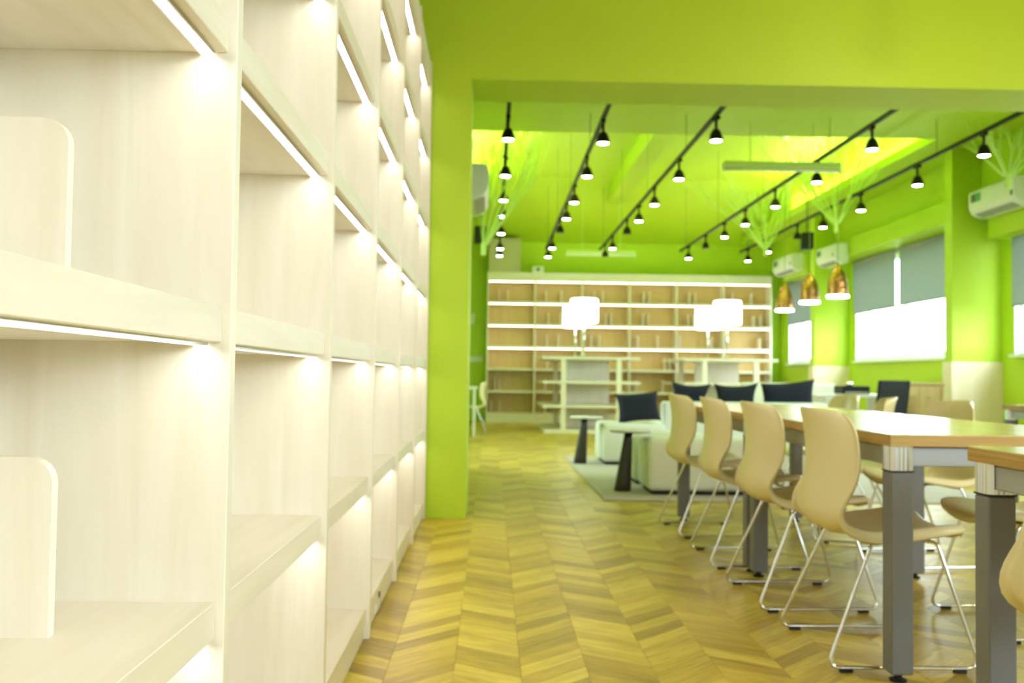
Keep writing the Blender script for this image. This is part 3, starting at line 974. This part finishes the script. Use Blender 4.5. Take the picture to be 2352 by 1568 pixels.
def speaker(label, x, y, z, tilt):
    t = thing('speaker', label, 'speaker', (x, y, z), tilt, 'black wall speakers')
    obj('cabinet', B(-.085, .085, -.09, .09, 0, .25, .008, 2), 'black', t)
    obj('grille', B(-.075, .075, -.096, -.089, .015, .235, .003, 1), 'black_fab', t)
    obj('bracket', tube(bmesh.new(), round_path([(0, 0, .25), (0, 0, .33), (.0, .0, (ZT if TX0 < x < TX1 and y > TY0 else ZE) - z)], .02), .008, 8), 'black', t)
    return t


speaker('black speaker hanging beside the green column at left', -0.18, 14.2, 2.87, .1)
speaker('black speaker hanging above the pendant lamps at right', 4.75, 14.3, 2.87, -.15)
o = obj('storage_box', B(0, .62, 0, .35, 0, .66, .006, 1), 'beige', None, (-0.07, FY + .01, 2.931))
tag(o, 'large plain beige box on top of the far bookcase, left end', 'box')
t = thing('projector_box', 'small white box on top of the far bookcase', 'box', (0.90, FY + .10, 2.931))
obj('case', B(-.11, .11, -.08, .08, 0, .12, .01, 2), 'white', t)
obj('lens', lathe(bmesh.new(), [(0, 0), (.03, 0), (.03, .02), (0, .02)], 16), 'black', t, (0, -.08, .06)).rotation_euler = (PI / 2, 0, 0)
# wall fittings on the far wall
t = thing('switch_plate', 'white triple switch plate on the far wall beside the bookcase', 'switch', (-0.30, YF - .012, 1.17))
obj('plate', B(-.13, .13, 0, .012, 0, .12, .003, 1), 'white', t)
for k in range(3):
    obj('rocker', B(-.11 + k * .08, -.05 + k * .08, -.006, .002, .02, .10, .002, 1), 'frame', t)
o = obj('thermostat', B(-.07, .07, 0, .03, 0, .22, .008, 2), 'white', None, (-.40, YF - .03, 1.92))
tag(o, 'small white wall controller above the switch plate, beside the column edge', 'thermostat')

# ------------------------------------------------------------------ painted branch trees
def tree(label, base, height, spread, seed, lean=(0, 0), n=7, xlim=4.87):
    rnd = random.Random(seed)
    t = thing('branch_tree', label, 'decorative tree', base, 0, 'green branch trees')
    for i in range(n):
        a = -1 + 2 * i / (n - 1) + rnd.uniform(-.1, .1)
        bm = bmesh.new()
        def grow(p, d, ln, r, lev):
            q = p + d * ln
            mid = (p + q) / 2 + Vector((rnd.uniform(-.03, .03), rnd.uniform(-.03, .03), 0)) * ln
            tube(bm, [p, mid, q], r, 6, r * .6)
            if lev == 0: return
            for k in range(4 if lev > 1 else 3):
                f = rnd.uniform(.35, 1.0)
                dd = (d + Vector((rnd.uniform(-.5, .5), rnd.uniform(-.4, .4), rnd.uniform(-.1, .3)))).normalized()
                grow(p + d * ln * f, dd, ln * rnd.uniform(.5, .8), r * .62, lev - 1)
        d0 = Vector((a * spread + lean[0], rnd.uniform(-.3, .3) + lean[1], 1)).normalized()
        grow(Vector((a * .04, 0, 0)), d0, height * rnd.uniform(.48, .62), .0125, 2)
        zmax = max(v.co.z for v in bm.verts)
        xmax = max(v.co.x for v in bm.verts) + base[0]
        k_ = min(1.0, height / zmax)
        for v in bm.verts:
            v.co *= k_
            if base[0] + v.co.x > xlim: v.co.x = xlim - base[0] - (base[0] + v.co.x - xlim) * .3
            if base[0] < 0 and v.co.x < 0: v.co.x *= .3
            if base[0] < 0 and v.co.x > .6: v.co.x = .6 + (v.co.x - .6) * .3
        obj('branch', bm, 'branch', t)
    obj('trunk', tube(bmesh.new(), [(0, 0, -.12), (0, 0, .03)], .028, 8), 'branch', t)
    return t


tree('pale green branch tree rising beside the green column at left', (-0.10, 10.9, 2.40), 1.85, .55, 3, (.22, .15), 9)
tree('pale green branch tree between the two right-hand tracks, farther one', (4.20, 14.6, 2.92), 1.36, .8, 5, (-.25, 0), 10)
tree('pale green branch tree above the pendant lamps, nearer one', (4.32, 11.9, 2.88), 1.44, .75, 11, (-.2, 0), 10)
tree('pale green branch tree at the upper right above the nearest air conditioner', (5.12, 9.35, 2.95), .60, 1.0, 21, (0, 0), 7, 5.7)

# ------------------------------------------------------------------ roller blinds
def blind(label, y0, y1, zb, x=XR - 0.05):
    t = thing('roller_blind', label, 'roller blind', (x, (y0 + y1) / 2, zb), 0, 'grey roller blinds')
    h, b = ZH + .03 - zb, (y1 - y0) / 2
    obj('cloth', B(-.002, .002, -b, b, 0, h), 'blind', t)
    obj('bottom_bar', B(-.008, .008, -b, b, -.012, .010, .002, 1), 'vent', t)
    obj('roller', tube(bmesh.new(), [(0, -b, h + .01), (0, b, h + .01)], .028, 14), 'vent', t, smooth=True)
    return t


blind('wide grey roller blind, right half of the big window', 11.80, 13.32, 1.97)
blind('wide grey roller blind, left half of the big window', 13.44, 15.02, 1.96)
blind('grey roller blind on the far small window behind the pendants', 16.25, 18.35, 1.96)
blind('grey roller blind on the window cut by the right edge', 8.75, 10.40, 1.75)

# ------------------------------------------------------------------ work corner by the window
t = thing('office_desk', 'small pale desk by the window holding the black printer', 'desk', (4.55, 11.9, 0))
obj('tabletop', B(-.62, .45, -.4, .4, .70, .735, .004, 1), 'white', t)
for sx in (-1, 1):
    obj('side_panel', B(sx * .4 - .08 - .015, sx * .4 - .08 + .015, -.37, .37, 0, .70), 'white', t)
t = thing('printer', 'flat black machine on the small desk by the window', 'printer', (4.50, 11.85, .735))
obj('body', B(-.17, .17, -.16, .16, 0, .10, .012, 2), 'black', t)
obj('tray', B(-.14, .14, -.18, -.15, .01, .03), 'vent', t)
obj('silver_knob', lathe(bmesh.new(), [(0, .10), (.035, .10), (.045, .125), (.03, .15), (0, .155)], 18), 'chrome', t, (-.03, 0, 0), True)
t = thing('office_chair', 'black office chair with square back by the window desk', 'office chair', (4.37, 10.95, 0), math.radians(205))
bkr = obj('backrest', B(-.24, .24, .20, .25, .50, .95, .02, 3), 'black_fab', t)
bkr.rotation_euler = (math.radians(-8), 0, 0)
obj('seat', B(-.24, .24, -.25, .22, .42, .49, .025, 3), 'black_fab', t)
obj('column', tube(bmesh.new(), [(0, 0, .08), (0, 0, .43)], .025, 12), 'chrome', t, smooth=True)
for sx in (-1, 1):
    obj('armrest', tube(bmesh.new(), round_path([(sx * .24, .1, .45), (sx * .29, .1, .66), (sx * .29, -.16, .66)], .04), .014, 8), 'chrome', t, smooth=True)
for k in range(5):
    a = 2 * PI * k / 5
    lg = obj('leg', tube(bmesh.new(), [(0, 0, .09), (.26 * math.cos(a), .26 * math.sin(a), .06)], .02, 8, .014), 'black', t)
    obj('castor', lathe(bmesh.new(), [(0, 0), (.018, 0), (.026, .02), (.018, .05), (0, .055)], 12, .26 * math.cos(a), .26 * math.sin(a)), 'rubber', lg)
t = thing('low_cabinet', 'low plain wood cabinet against the window wall behind the black chair', 'cabinet', (5.44, 11.85, 0))
obj('body', B(-.25, .33, -.95, .75, .06, .86), 'panel_wood', t)
obj('top', B(-.27, .33, -.97, .77, .86, .89, .003, 1), 'panel_wood', t)
for k in range(3):
    dr = obj('door', B(-.268, -.25, -.93 + k * .557, -.93 + k * .557 + .545, .08, .84, .002, 1), 'panel_wood', t)
    obj('handle', B(-.285, -.268, -.93 + k * .557 + .24, -.93 + k * .557 + .30, .70, .715), 'alu', dr)
obj('plinth', B(-.22, .33, -.9, .7, 0, .06), 'rubber', t)
